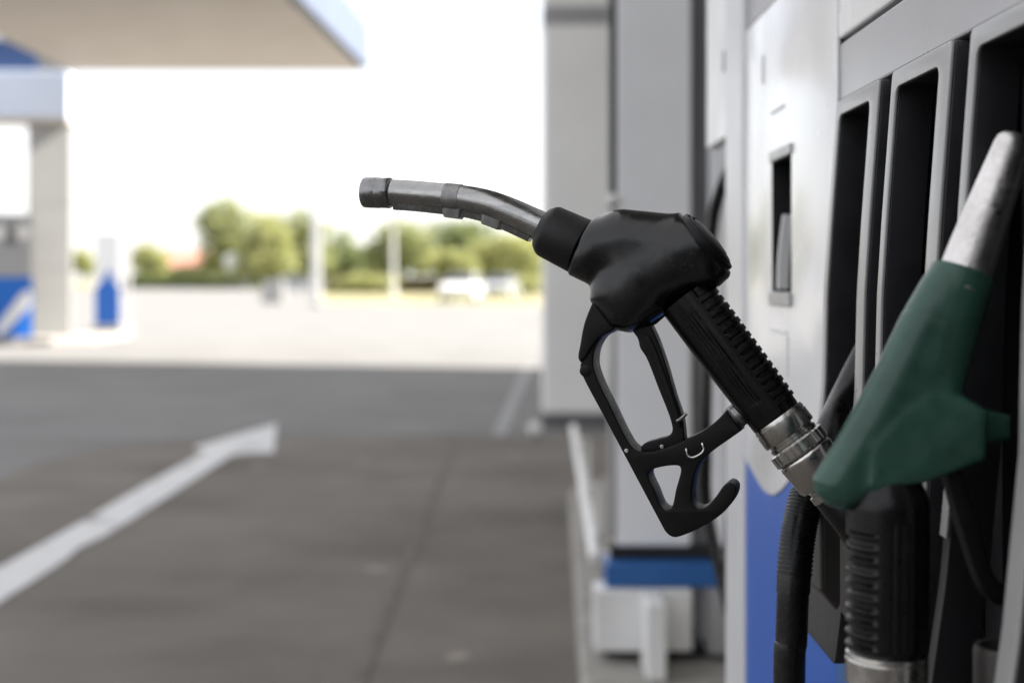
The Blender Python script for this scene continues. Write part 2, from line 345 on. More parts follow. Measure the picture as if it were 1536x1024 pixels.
# sensing line cast under the spout, with its two clips
def below(u0, u1, d0, d1, wid, name, m, k=1):
    q = [x for x in ap if u0 <= x[0] <= u1]; vs = []
    for i, x in enumerate(q):
        j = ap.index(x); a, b = ap[max(j-1, 0)], ap[min(j+1, len(ap)-1)]; dx, dy = b[0]-a[0], b[1]-a[1]; l = math.hypot(dx, dy); nx, ny = -dy/l, dx/l
        r = r_at(x[0]); c = bf.L(*x); cz = bf.L(x[0]+nx*(r+d1), x[1]+ny*(r+d1)); ct = bf.L(x[0]+nx*(r-d0), x[1]+ny*(r-d0))
        wk = min(1, i/3, (len(q)-1-i)/3) if k else 1; wk = wk*wk*(3-2*wk)
        e = wid*S*(.6+.4*wk); lo = ct.lerp(cz, .3+.7*wk)
        vs += [ct+Vector((0, -wid*S, 0)), lo+Vector((0, -e*.8, 0)), lo+Vector((0, e*.8, 0)), ct+Vector((0, wid*S, 0))]
    n = len(q); fs = [(4*i+j, 4*i+(j+1) % 4, 4*i+4+(j+1) % 4, 4*i+4+j) for i in range(n-1) for j in range(4)]+[(3, 2, 1, 0), tuple(range(4*n-4, 4*n))]
    return MB().add(vs, fs).build(name, m, sp, 30, bevel=.8*S)
below(590, 806, 6, 5.5, 12, 'sensor_line', M['tip'], 0)
below(664, 702, 6, 9.5, 14, 'clip', M['band']); below(726, 766, 6, 8.5, 14, 'clip', M['band'])
# collar
c0, c1 = bf.L(812, 341.5), bf.L(872.5, 370.4); L_ = (c1-c0).length/S
MB().lathe(c0, c1-c0, [(q*S, r*S) for q, r in [(4,22),(1,24),(0,29),(1.5,32),(8,38),(12,40.2),(16,41),(L_-2,43.2),(L_-.6,43),(L_,42.2),(L_,36)]], 64).build('collar', M['collar'], bn, 50)
# moulded shell
top_poly = [(866,342),(888,331),(921,315),(935,313.5),(1021,322),(1046,342),(1078,378),(1094,404),(1092,416),(1080,429),(1040,440),(1000,464),(968,487),(945,495),(921,490),(906,472),(891,450),(893,430),(905,407),(890,424),(858,408)]
lump = [(905,408),(893,430),(891,449),(921,490),(945,495),(968,487),(1000,464),(1010,430),(960,395)]
def f_body(p):
    d = ext(p, top_poly, 47, 46.5)
    d = smin(d, cone(p, (862,365.5,0), (960,411,0), 42.4, 42, rr=6), 18)
    d = smin(d, cone(p, (1068,357,0), (940,440,0), 53, 42, rr=10), 20)
    d = smin(d, ext(p, lump, 47, 30), 16)
    d = smax(d, -(p[:, 0]*.906+p[:, 1]*.423-(873*.906+370.6*.423)), 1.5)
    d = smax(d, (p[:, 0]-1050)*.769-(p[:, 1]-372)*.639-12.5, 4)
    return d
body = nets(f_body, (840, 300, -60), (1104, 504, 60), 2.2, 'valve_body', M['rubber'], bn, lambda u, v, w: bf.A(u, v, w))
sm_ = body.modifiers.new('depth_smooth', 'SMOOTH'); sm_.factor = .5; sm_.iterations = 130; sm_.use_x = False; sm_.use_z = False
sm_ = body.modifiers.new('smooth', 'SMOOTH'); sm_.factor = .5; sm_.iterations = 6
cc = bf.L(1050, 372); dr = (bf.L(1050+77, 372-64)-cc)
MB().lathe(cc, dr, [(q*S, r*S) for q, r in [(6,44),(8,51),(15.5,52.6),(18,51.6),(18.6,49.6),(14.2,48),(14.2,45.5),(20.4,44.8),(21.6,42.4),(17.2,40.8),(17.2,38.6),(22,37.4),(24.2,32),(26,19),(26.8,5)]], 64).build('end_cap', M['plastic'], body, 40)
MB().tube([bf.L(968,489), bf.L(982,482), bf.L(998,468)], 4.5*S, 12).build('tie_bar', M['collar'], body, 40)
# grip
ga, gb = bf.L(1030, 445), bf.L(1168, 628.5); gl = (gb-ga).length/S; NT = 330
right = (bf.L(1030+79.9, 445-60.1)-ga).normalized()
def rib(t):
    k = (t-14)/13.2; f = k-math.floor(k)
    return 0 if k < 0 or k > 14.6 else min(1, max(0, min(f/.10, (.78-f)/.10)))
def grip_r(i, ph):
    t = gl*i/(NT-1); a = abs((ph+PI) % (2*PI)-PI)
    base = 43.5-3.2*t/gl+1.2*math.sin(t/gl*PI)
    cut = min(1, max(0, (math.radians(68)-a)/.12))
    r = base-3.4*cut*(1-rib(t))
    if 26 < t < 190:                               # moulded lines down the cheek
        for c in (88, 97, 105, 113):
            x = (math.degrees(a)-c-(.02*(t-100)))/1.7
            if abs(x) < 1: r -= 1.5*(1-x*x)*min(1, (t-26)/6, (190-t)/6)
    if t > gl-5: r -= (t-gl+5)*.5
    return r*S
gpts = [ga.lerp(gb, i/(NT-1)) for i in range(NT)]
MB().tube(gpts, grip_r, 180, ref=right).build('grip', M['grip'], bn, 38)
gx = (gb-ga).normalized(); end = gb
def ring(prof, name, m, parent, n=64): return MB().lathe(end, gx, [(t*S, r*S) for t, r in prof], n).build(name, m, parent, 35)
sw = ring([(-4,30),(-3,40),(1,41.2),(4,41.4),(4.5,40),(5.5,40),(6,41.8),(25,42),(27,41),(28,36),(31,36),(32,38.6),(37,38.6),(38,36),(62,36)], 'swivel', M['nickel'], bn)
nut_t = [38,39.5,41,57,58.5,60]; nut_r = [40,43.6,45,45,43.6,40]
MB().tube([end+gx*(t*S) for t in nut_t], lambda i, ph: (nut_r[i]-1.6*(1 if (ph/(2*PI)*26) % 1 < .22 else 0))*S, 26*9, ref=right).build('lock_nut', M['nickel'], sw, 25)
ring([(60,33),(61,41),(62.5,42.4),(66,43),(70,42.4),(104,40.5),(110,38),(112,34),(113,30),(118,30),(119,33.5),(130,33.5),(131.5,32),(133,28),(138,28)], 'hose_coupling', M['nickel'], sw)
# lever guard, traced as a plate
GH = 25.
outer = [(870,547),(871,557),(910,632.7),(954,715.5),(996.7,795.6),(1003,802),(1010.7,805.4),(1020,804),(1050.6,791),(1083,770),(1099,751),(1104,738),(1103,729),(1095,723.4),(1086,727.6),(1074,744),(1060,759),(1048,763),(1039,755),(1038,730),(1043.5,706.5),(1053,690),(1069,676),(1090,661),(1111.5,646),(1089,616),(1072,633),(1050.6,648),(1027,660),(1004,670),(980,677),(962,677.5),(949,671),(939,657),(916,610),(897,571),(889.5,546),(892,524),(902.7,505),(920,490),(905,478),(889,502),(877,530)]
hole = [(972,711),(982,737),(992,760),(1000,765),(1007,761),(1014,733),(1021,703.5),(1018,698.5),(978,704)]
so = catmull(outer, 6, True, {0, 2, 3, 4, 24, 25, 39, 40}); sh = catmull(hole, 6, True)
gpl = lambda x, y, z: bf.L(x, y, -GH)+Vector((0, (z+GH)*S, 0))
gd = plate([so, sh], GH, 2.4, 'lever_guard', M['plastic'], bn, gpl)
trun = catmull([(893,444),(884,463),(875.4,487),(870,515),(867,537),(870.5,543.5),(877,537),(886,523),(898,507),(924,490),(912,470)], 6, True, {0, 5, 10})
plate([trun], 30, 3, 'guard_shroud', M['plastic'], bn, lambda x, y, z: bf.L(x, y, -30)+Vector((0, (z+30)*S, 0)))
def on_face(u, v, w): return bf.L(u, v, w)
MB().lathe(on_face(878.5,556,-GH+1), (0,-1,0), [(0,9*S),(1.4*S,9*S),(2*S,8*S),(2*S,1*S)], 32).build('pivot_pin', M['plastic'], gd, 35)
for u, v, w in ((940,675.6,-GH), (993,669.5,-17)):
    MB().lathe(on_face(u,v,w+1), (0,-1,0), [(0,3*S),(2*S,3*S),(2.6*S,2.2*S),(2.6*S,.8*S),(1.8*S,.4*S)], 20).build('screw', M['wire'], gd, 30)
st = catmull([(1029.5,673.7),(1032,683),(1038,685.8),(1051.8,679.6),(1055.7,673.7),(1053.4,665.5)], 6, False)
MB().tube([on_face(*st[0],-GH+5)]+[on_face(u, v, -GH-1.6) for u, v in st]+[on_face(*st[-1],-GH+5)], 1.7*S, 12).build('staple', M['wire'], gd, 50)
fa, fb = bf.L(1098, 630.5), bf.L(1116, 612)
MB().lathe(fa, fb-fa, [(q*S, r*S) for q, r in [(-6,15),(-2,17.5),(0,18.6),(2,18.9),(3,18.2),(5,18.9),(6,18.2),(8,18.9),(9,18.2),(11,18.9),(14,18.4),(18,17)]], 40).build('ferrule', M['band'], bn, 30)
lev = catmull([(945,488),(949,497),(956.4,508),(960,522),(969,536),(986.7,580.6),(1006,631),(1008,646),(1003,653),(984,659),(966,665),(961,672),(966,679),(1000,674),(1027,662),(1023,627),(1011,590),(1000,551),(986,510),(976,488)], 5, True, {0, 14, 19})
lv = plate([lev], 15, 2.6, 'trigger_lever', M['plastic'], bn, lambda x, y, z: bf.L(x, y, -15)+Vector((0, (z+15)*S, 0)))
ridge = [(966,505),(975,525),(990,565),(1006,605),(1017,640),(1021,640),(1012,603),(997,560),(982,520),(972,503)]
plate([catmull(ridge, 5, True)], 18, 1.6, 'ridge', M['plastic'], lv, lambda x, y, z: bf.L(x, y, -18)+Vector((0, (z+18)*S, 0)))
MB().tube([bf.L(1016,631,-20), bf.L(1020,629,-22), bf.L(1025,624.5,-24), bf.L(1030,619.5,-24)], [3*S,3*S,2.8*S,2.6*S], 14).build('catch_pin', M['tip'], lv, 50)

# ================================================================== GREEN NOZZLE
gf = Frame(1400, 600, .87, 0.0); T = gf.S
gn = thing('fuel_nozzle', gf.C, 'dark green fuel nozzle hung upright in its slot, spout up', 'fuel nozzle', 'fuel nozzles at the nearest dispenser')
def g3(u, v, w=0): return gf.A(u, v, w)
s0, s1 = g3(1447, 412), gf.L(1523, 207, .02/T); ln = (s1-s0).length/T
MB().lathe(s0, s1-s0, [(q*T, r*T) for q, r in [(-30,38.5),(8,38.5),(40,38),(90,36),(150,32.5),(ln-16,28.5),(ln-6,27),(ln-1,23.5),(ln+1,18),(ln,15.5),(ln-6,15)]], 56).build('spout', M['alu'], gn, 40)
neck = [(1401,394),(1385,416),(1353,471),(1317,546),(1288,601),(1254,660),(1219,717),(1222,738),(1240,757),(1263,765),(1298,756),(1330,743),(1380,715),(1440,600),(1462,520),(1488,430),(1485,414)]
cheek = [(1385,582),(1436,592),(1468,611),(1465,684),(1420,702),(1376,718),(1302,731),(1292,724),(1297,664),(1338,618)]
arm = [(1455,608),(1522,624),(1522,660),(1455,674)]
def f_green(p):
    d = ext(p, neck, 39, 38)
    d = smin(d, cone(p, (1446,402,0), (1392,560,0), 44, 41, rr=7), 8)
    hf = 36+12*np.clip(((p[:, 0]-1320)*.6+(p[:, 1]-600)*.8)/100, 0, 1)
    d = smin(d, ext(p, cheek, hf, 9), 9)
    d = smin(d, ext(p-np.array([0, 0, 26.]), arm, 18, 9), 5)
    t = (p[:, 0]-1446)*-.324+(p[:, 1]-402)*.946          # the seam of the upper sleeve
    d = d+1.4*np.exp(-((t-86)/1.6)**2)
    return d
gb_ = nets(f_green, (1205, 380, -60), (1552, 780, 60), 3.0, 'valve_body', M['green'], gn, g3)
sm_ = gb_.modifiers.new('depth_smooth', 'SMOOTH'); sm_.factor = .5; sm_.iterations = 14; sm_.use_x = False; sm_.use_z = False
sm_ = gb_.modifiers.new('smooth', 'SMOOTH'); sm_.factor = .5; sm_.iterations = 3
NA = 240; A0, A1 = g3(1333, 690), g3(1330, 978); GL = (A1-A0).length/T
def gr(i, ph):
    t = GL*i/(NA-1); a = abs((ph+PI) % (2*PI)-PI); k = (t-103)/18.6; f = k-math.floor(k)
    on = 1 if 0 <= k <= 9.2 else 0
    rb = min(1, max(0, min(f/.16, (.6-f)/.16)))
    cut = min(1, max(0, (math.radians(62)-a)/.14))*on
    r = 61-cut*(1-rb)*6
    for c in (84, 96, 108):
        x = (math.degrees(a)-c)/2.2
        if abs(x) < 1 and 86 < t < GL-14: r -= 1.6*(1-x*x)
    if t > GL-10: r -= (t-GL+10)*.7
    if t < 72: r = min(r, 34+27*math.sin(max(0, t-8)/64*PI/2))
    return r*T
MB().tube([A0.lerp(A1, i/(NA-1)) for i in range(NA)], gr, 150, ref=(-1, 0, 0)).build('grip', M['grip'], gn, 38)
gs = MB().lathe(A1, A1-A0, [(q*T, r*T) for q, r in [(-4,50),(-2,58),(0,60),(5,60.5),(7,59),(9,60.5),(44,60),(47,57),(49,50),(54,50),(56,57),(60,58),(90,58),(95,48),(120,40)]], 64).build('swivel', M['nickel'], gn, 35)
gg = [(1412,700),(1438,704),(1462,780),(1492,868),(1530,884),(1560,880),(1560,905),(1500,905),(1476,893),(1440,800)]
plate([catmull(gg, 5, True, {0, 1})], 20, 3, 'lever_guard', M['plastic'], gn, lambda x, y, z: g3(x, y, z))

# ================================================================== HOSES
def smooth3(pts, k=10):
    p = [Vector(q) for q in pts]; out = []
    for i in range(len(p)-1):
        a, b, c, d = p[max(i-1, 0)], p[i], p[i+1], p[min(i+2, len(p)-1)]
        for j in range(k):
            t = j/k; out.append(.5*((2*b)+(c-a)*t+(2*a-5*b+4*c-d)*t*t+(3*b-3*c+d-a)*t**3))
    return out+[p[-1]]
def hose(pts, r, label, group='fuel hoses of the nearest dispenser', name='fuel_hose', n=28):
    pts = [Vector(q) for q in pts]; base = pts[0]; q = smooth3([x-base for x in pts])
    o = MB().tube(q, r, n).build(name, M['hose'], None, 60); o.location = base
    return tag(o, label, 'hose', group), q
he = bf.W(end+gx*(136*S)); hd = bf.ux*gx[0]+bf.uy*gx[1]+Vector((0, 0, gx[2]))
hose([he-hd*.004, he+hd*.03, he+hd*.07+Vector((.004,.02,-.01)), he+hd*.10+Vector((0,.03,-.05)), Vector((.285,1.05,.72)), Vector((.29,1.06,.40)), Vector((.36,1.06,.30))], .0165,
     'black hose leaving the black nozzle and dropping behind the green one')
h1, q1 = hose([(.36,1.27,1.19), (.325,1.262,1.15), P(1272,588,1.25), P(1246,645,1.22), P(1222,715,1.2), P(1206,760,1.19), P(1196,812,1.185), P(1190,880,1.18), P(1187,955,1.18), P(1184,1030,1.18), (.232,1.18,.62), (.26,1.2,.4), (.35,1.24,.30)], .0132,
     'thick black hose with ribbed sleeve curving down in front of the blue lower panel')
k0 = 38; seg = q1[44:72]
MB().tube(seg, lambda i, ph: .0140, 28).build('hose_sleeve', M['hose'], h1, 60)
tw = MB()
for i in range(2, len(seg)-4, 1):
    d = (seg[i+1]-seg[i]).normalized(); tw.tube([seg[i]-d*.0011, seg[i]-d*.0006, seg[i]+d*.0006, seg[i]+d*.0011], [.0140, .0149, .0149, .0140], 28, caps=False)
tw.build('spring_guard', M['hose'], h1, 60)
ge = gf.W(A1+(A1-A0).normalized()*(118*T))
hose([ge+Vector((0,0,.01)), ge-Vector((0,0,.08)), ge-Vector((-.01,-.01,.3)), ge-Vector((-.05,-.02,.52))], .0165, 'black hose running straight down from the green nozzle')
hose([(.40,2.10,1.40), (.375,2.28,1.41), P(1066,322,2.40)+Vector((.01,0,.02)), P(1064,420,2.42), P(1060,560,2.4), P(1058,680,2.4), P(1062,770,2.42), (.37,2.36,.62), (.40,2.2,.52), (.42,2.1,.52)], .0105, 'thin black hose hanging in the gap, nearer the silver unit', 'black hoses hanging in the gap')
hose([(.39,2.11,1.32), (.365,2.15,1.335), P(1099,330,2.12)+Vector((.01,0,.02)), P(1098,420,2.1), P(1097,560,2.1), P(1098,720,2.1), P(1097,880,2.13), (.36,2.16,.66), (.39,2.11,.60)], .0105, 'thin black hose hanging beside the pale corner post', 'black hoses hanging in the gap')

# ================================================================== NEAREST DISPENSER
D1 = thing('fuel_dispenser', (.6, 1.25, .12), 'white and grey fuel dispenser with three black nozzle slots and a blue skirt', 'fuel dispenser', 'fuel dispensers')
O1 = Vector((.6, 1.25, .12))
def d1(mb, name, m, parent=None, bevel=.002, smooth=None):
    p = parent or D1
    mb.v = [tuple(Vector(v)-O1) for v in mb.v]
    return mb.build(name, m, p, smooth, bevel)
bx = lambda *a: MB().box(*a)
d1(bx(.47,.95,.46,2.05,.12,2.6), 'cabinet', M['dark_grey'])
d1(bx(.307,.47,1.897,2.05,.12,2.6), 'corner_post', M['post'], bevel=.006)
d1(bx(.314,.47,1.365,1.893,1.531,2.6), 'upper_panel', M['panel_grey'])
d1(bx(.3125,.47,.46,1.3545,1.368,1.4225), 'header_panel', M['panel_grey'])
d1(bx(.3105,.47,.944,1.3545,1.427,2.6), 'glossy_panel', M['panel_white'], bevel=.003)
d1(bx(.3105,.47,.46,.938,1.427,2.6), 'glossy_panel', M['panel_white'], bevel=.003)
d1(bx(.33,.47,.46,1.357,.12,.30), 'plinth', M['dark_grey'])
# white front with its pocket, and the blue skirt below
yz = lambda y, z, d: Vector((.31+d, y, z))-O1
wave = [(1.893,.960),(1.86,.955),(1.81,.946),(1.765,.9395),(1.725,.9385),(1.685,.943),(1.64,.956),(1.57,.982),(1.46,1.03),(1.357,1.06)]
wv = catmull(wave, 8, False); pk = (1.578, 1.70, 1.184, 1.338)
wp = wv+[(1.357,1.526),(1.893,1.526)]
plate([wp, [(pk[0],pk[2]),(pk[1],pk[2]),(pk[1],pk[3]),(pk[0],pk[3])]], .002, .0008, 'white_panel', M['panel_white'], D1, lambda y, z, d: yz(y, z, d+.002))
d1(bx(.328,.47,1.357,1.893,.12,1.178), 'inner_panel', M['dark_grey']); 
bl = [(y, z-.0015) for y, z in wv]+[(1.357,.125),(1.893,.125)]
plate([bl], .008, .0015, 'blue_panel', M['blue'], D1, lambda y, z, d: yz(y, z, d+.009))
d1(bx(.308,.33,1.19,1.3535,.30,.876), 'blue_panel', M['blue_deep'], bevel=.003)
pb = MB(); y0, y1, z0, z1 = pk
pb.add([(.3112,y0,z0),(.3112,y1,z0),(.3112,y1,z1),(.3112,y0,z1),(.40,y0,z0),(.40,y1,z0),(.40,y1,z1),(.40,y0,z1)], [(4,5,6,7),(0,1,5,4),(3,2,6,7),(0,4,7,3),(1,2,6,5)])
pock = d1(pb, 'pocket', M['slot_black'], bevel=0)
d1(MB().box(.3074,.3097,y0-.004,y1+.004,z1,z1+.012), 'rim', M['rim'], pock); d1(MB().box(.3065,.3097,y0-.004,y1+.004,z0-.016,z0), 'rim', M['rim'], pock)
for a_ in ((1.595,1.599,1.09,1.135),(1.60,1.70,1.137,1.140),(1.755,1.76,1.44,1.475),(1.62,1.70,1.395,1.398)): d1(MB().box(.3088,.3099,*a_), 'groove_trim', M['post'], None, 0)
fl = MB()
for i in range(9):
    a = i/8; z = z0+.003+a*.088; x = .3135+.007*a*a; yy = 1.676
    fl.add([(x,yy,z),(x+.0125,yy,z),(x+.0125,yy+.008,z),(x,yy+.008,z)], [])
fl.f = [(4*i+j, 4*i+(j+1) % 4, 4*i+4+(j+1) % 4, 4*i+4+j) for i in range(8) for j in range(4)]+[(0,1,2,3),(32,33,34,35)]
d1(fl, 'flap', M['white_paint'], pock, bevel=0, smooth=40)
# cantilevered white board beyond the post
bd = d1(bx(.309,.33,2.052,2.26,1.404,2.6), 'side_board', M['white_paint'], bevel=.003)
d1(bx(.3075,.31,2.075,2.085,1.62,1.80), 'catch', M['panel_grey'], bd); d1(bx(.306,.31,2.062,2.078,1.50,1.53), 'catch', M['panel_grey'], bd)
d1(bx(.33,.47,2.052,2.12,.12,2.6), 'inner_post', M['panel_grey'])
# three slots
def xr(z): return float(np.interp(z, [.88, .93, 1.0, 1.1, 1.187, 1.25, 1.365], [.264, .270, .280, .2895, .2915, .2955, .304]))
def dens(loop, step=.012):
    out = []
    for i in range(len(loop)):
        a, b = loop[i], loop[(i+1) % len(loop)]; k = max(1, int(math.dist(a, b)/step))
        out += [(a[0]+(b[0]-a[0])*j/k, a[1]+(b[1]-a[1])*j/k) for j in range(k)]
    return out
def rrect(y0, y1, z0, z1, r):
    out = []
    for cy, cz, a0 in ((y1-r, z1-r, 0), (y0+r, z1-r, 90), (y0+r, z0+r, 180), (y1-r, z0+r, 270)):
        out += [(cy+r*math.cos(math.radians(a0+t)), cz+r*math.sin(math.radians(a0+t))) for t in (0, 22, 45, 68, 90)]
    return out
for c in (1.255, 1.06, .865):
    ya, yb = c-.0775, c+.0775; oa, ob = ya+.026, yb-.014; zt, zb = 1.365, .88; zo = .925
    out_l = dens(rrect(ya, yb, zb, zt, .005)); in_l = dens(rrect(oa, ob, zo, zt-.0145, .009))
    slot = plate([out_l, in_l], .014, .0008, 'nozzle_slot', M['slot_black'], D1, lambda y, z, d: Vector((xr(z)+.017+d, y, z))-O1, smooth=30)
    sm = [(y, z) for y, z in out_l]
    zn = .93 if c < .9 else 1.03; q_ = rrect(ya+.0006, yb-.0006, 1.03, zt-.0004, .005)[:10]; iq = rrect(oa, ob, 1.0, zt-.0145, .009)[:10]
    plate([dens([(yb-.0006,1.03)]+q_+[(ya+.0006,zn),(oa,zn)]+iq[::-1]+[(ob,1.03)])], .0014, .0010, 'rim', M['rim'], slot, lambda y, z, d: Vector((xr(z)+.0014+d, y, z))-O1, smooth=30)
    cv = MB(); e = .003; zc = zt-.0145+e; za = zo-e; ca_, cb_ = oa-e, ob+e
    cv.add([(.334,ca_,za),(.334,cb_,za),(.334,cb_,zc),(.334,ca_,zc),(.455,ca_,za),(.455,cb_,za),(.455,cb_,zc-.03),(.455,ca_,zc-.03)], [(4,5,6,7),(0,1,5,4),(3,2,6,7),(0,4,7,3),(1,2,6,5)])
    d1(cv, 'cavity', M['cavity'], slot, bevel=0)
    pr = [(.330,1.02),(.262,1.008),(.258,1.0),(.258,.939),(.288,.902),(.330,.902)]
    if c > 1: d1(MB().prism([(x, ya+.012, z) for x, z in pr], (0, .128, 0)), 'shroud', M['shroud'], slot, bevel=.004)
    cup = MB().lathe((.299, c-.005, .90), (0, 0, 1), [(0,.015),(.002,.019),(.074,.0195),(.078,.0185),(.078,.0155),(.02,.0150)], 32)
    if c < .9: d1(cup, 'cup', M['shroud'], slot, bevel=0, smooth=40)
d1(bx(.326,.47,1.3325,1.357,.90,1.36).box(.326,.47,1.1405,1.1745,.90,1.36).box(.326,.47,.9455,.9795,.90,1.36).box(.326,.47,.46,.784,.90,1.36), 'backing_strip', M['slot_black'], bevel=0)
d1(bx(.331,.47,.46,1.357,.302,.878), 'lower_backing', M['dark_grey'], bevel=0)

# ================================================================== SECOND DISPENSER
O2 = Vector((.6, 4.6, .12))
D2 = thing('fuel_dispenser', O2, 'silver fuel dispenser end with a blue band above a white base', 'fuel dispenser', 'fuel dispensers')
def d2(mb, name, m, parent=None, bevel=.004):
    mb.v = [tuple(Vector(v)-O2) for v in mb.v]; return mb.build(name, m, parent or D2, None, bevel)
d2(bx(.43,.95,4.10,5.25,.43,2.6), 'cabinet', M['panel_grey'])
d2(bx(.300,.512,4.06,4.098,.435,2.6), 'end_panel', M['panel_silver'], bevel=.008)
d2(bx(.514,.562,4.085,4.098,.435,2.6), 'seam_strip', M['dark_grey'])
d2(bx(.564,.95,4.06,4.098,.435,2.6), 'end_panel', M['panel_silver'], bevel=.008)
tr = d2(bx(.281,.2985,4.065,4.14,1.40,2.6), 'edge_trim', M['black'])
d2(bx(.281,.2985,4.065,4.14,.46,1.398), 'edge_trim', M['panel_grey'])
kn = MB().lathe((.286,4.06,1.425), (0,-1,0), [(0,.016),(.012,.016),(.02,.012),(.024,.004)], 24); kn.v = [tuple(Vector(v)-O2) for v in kn.v]; kn.build('knob', M['white_paint'], tr, 40)
d2(bx(.282,.93,4.07,4.13,.3975,.4345), 'dark_gap', M['black'])
d2(bx(.44,.92,4.31,5.22,.1225,.4285), 'plinth', M['dark_grey'])
d2(bx(.264,.96,4.00,4.15,.33,.396), 'blue_band', M['blue_deep'], bevel=.006)
d2(bx(.232,.505,3.98,4.10,.155,.328), 'base', M['white_paint'], bevel=.006)
d2(bx(.552,.93,4.0,4.2,.14,.328), 'base', M['panel_grey'], bevel=.006)
d2(bx(.262,.90,4.06,4.3,.1235,.152), 'dark_gap', M['black'])
d2(bx(.360,.412,3.80,3.978,.1235,.33), 'foot', M['white_paint'], bevel=.006)

# ================================================================== ISLAND, RAIL, PILLAR
isl = MB(); top = [(.20,-2.5),(.125,.6),(.118,1.8),(.185,3.8),(.245,5.7),(.292,7.25),(.35,7.55),(.50,7.75),(1.3,7.75),(1.6,7.4),(1.75,5),(1.75,-2.5)]
isl.prism([(x, y, -.02) for x, y in top], (0, 0, .14))
tag(isl.build('kerb_island', M['concrete_kerb'], None, None, .02, 3), kind='structure')
rail = thing('guard_rail', (.3, 6.2, .12), 'low white tubular rail along the pump island kerb', 'rail')
ra, rb = Vector((.269,4.62,.29)), Vector((.345,8.0,.363)); o_ = Vector((.3,6.2,.12))
MB().tube([ra-o_, rb-o_], .0185, 20).build('rail_tube', M['white_paint'], rail, 40, .004)
for t in (.02, .42, .84):
    q = ra.lerp(rb, t); MB().tube([q-o_+Vector((.02,0,0)), Vector((q.x+.06,q.y,q.z))-o_, Vector((q.x+.065,q.y,.118))-o_], .013, 14).build('post', M['white_paint'], rail, 40)
def pillar(name, x0, x1, y0, y1, ztop, label, seams, m='pillar', rz=0):
    o = Vector(((x0+x1)/2, (y0+y1)/2, 0)); p = thing(name, o, label, 'pillar', 'canopy pillars', rz)
    MB().box(x0-o.x, x1-o.x, y0-o.y, y1-o.y, .11, ztop).build('shaft', M[m], p, None, .02)
    MB().box(x0-o.x-.012, x1-o.x+.012, y0-o.y-.012, y1-o.y+.012, 0, .108).build('plinth', M['dark_grey'], p, None, .01)
    for z0, z1, m in seams: MB().box(x0-o.x-.006, x1-o.x+.006, y0-o.y-.006, y1-o.y+.006, z0, z1).build('band', m, p, None, .003)
    return p
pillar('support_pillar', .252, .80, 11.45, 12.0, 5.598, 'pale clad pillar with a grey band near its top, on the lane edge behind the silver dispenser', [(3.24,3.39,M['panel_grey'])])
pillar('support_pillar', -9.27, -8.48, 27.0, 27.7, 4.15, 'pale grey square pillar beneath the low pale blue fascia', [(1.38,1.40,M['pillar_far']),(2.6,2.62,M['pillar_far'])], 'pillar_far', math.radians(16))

# ================================================================== CANOPIES
oc = Vector((5.5, 5, 5.6)); oh = thing('overhead_canopy', oc, 'wide forecourt canopy overhead, shading the pumps and the lane', 'canopy')
foot = [(-.4,-32),(17,-32),(17,17.4),(7.4,19.7),(-.4,21.5)]  # rear end carried far back to block sky and darken reflections
MB().prism([(x-oc.x, y-oc.y, 0) for x, y in foot], (0,0,.05)).build('soffit', M['soffit_dark'], oh)
MB().prism([(x-oc.x, y-oc.y, .052) for x, y in foot], (0,0,.75)).build('fascia', M['canopy_band'], oh)
sb = thing('unseen_blocker', (4, -17, 0), 'unseen dark glazed block added behind the camera to darken reflections', 'building')
MB().box(-16,14,-6,0,0,4.4).build('wall', M['blocker_wall'], sb)  # unseen block, added to keep bright sky out of the nozzle's reflections
for x in range(-15, 13, 3): MB().box(x,x+2.7,.004,.05,.15,2.9).build('window', M['glass'], sb)
MB().box(-16.2,14.2,-6,.25,4.402,4.7).build('roof', M['dark_grey'], sb)
ca = Vector((-2.79, 26.1, 5.0)); cn = thing('forecourt_canopy', ca, 'flat cream soffit canopy with pale blue fascia, jutting across the top left sky', 'canopy', rotz=0)
k = math.tan(math.radians(2.6)); kl = 0.0
fp = [(0,0),(-5.32,0),(-5.32,-9.5),(-9.5*k,-9.5)]
MB().prism([(x,y,0) for x,y in fp], (0,0,.06)).build('soffit', M['canopy_under'], cn)
fp2 = [(.16,.12),(-5.44,.12),(-5.44,-9.5),(.16-9.5*k,-9.5)]
MB().prism([(x,y,.062) for x,y in fp2], (0,0,.78)).build('fascia', M['canopy_band'], cn)
lw = thing('shop_roof', (-8.5,27.4,4.15), 'low roof with pale blue fascia on the square pillar at the edge', 'roof', rotz=math.radians(5))
MB().box(-9,.10,-.62,.4,.06,.95).build('fascia', M['canopy_edge'], lw, None, .02)
MB().box(-8.98,.08,-.60,.38,0,.056).build('soffit', M['canopy_under'], lw)
MB().box(-9,-.62,-.1,.3,.955,1.62).build('blue_sign', M['navy'], lw, None, .02); MB().box(-.615,.05,-.08,.3,.955,1.45).build('sign_return', M['dark_grey'], lw, None, .02)

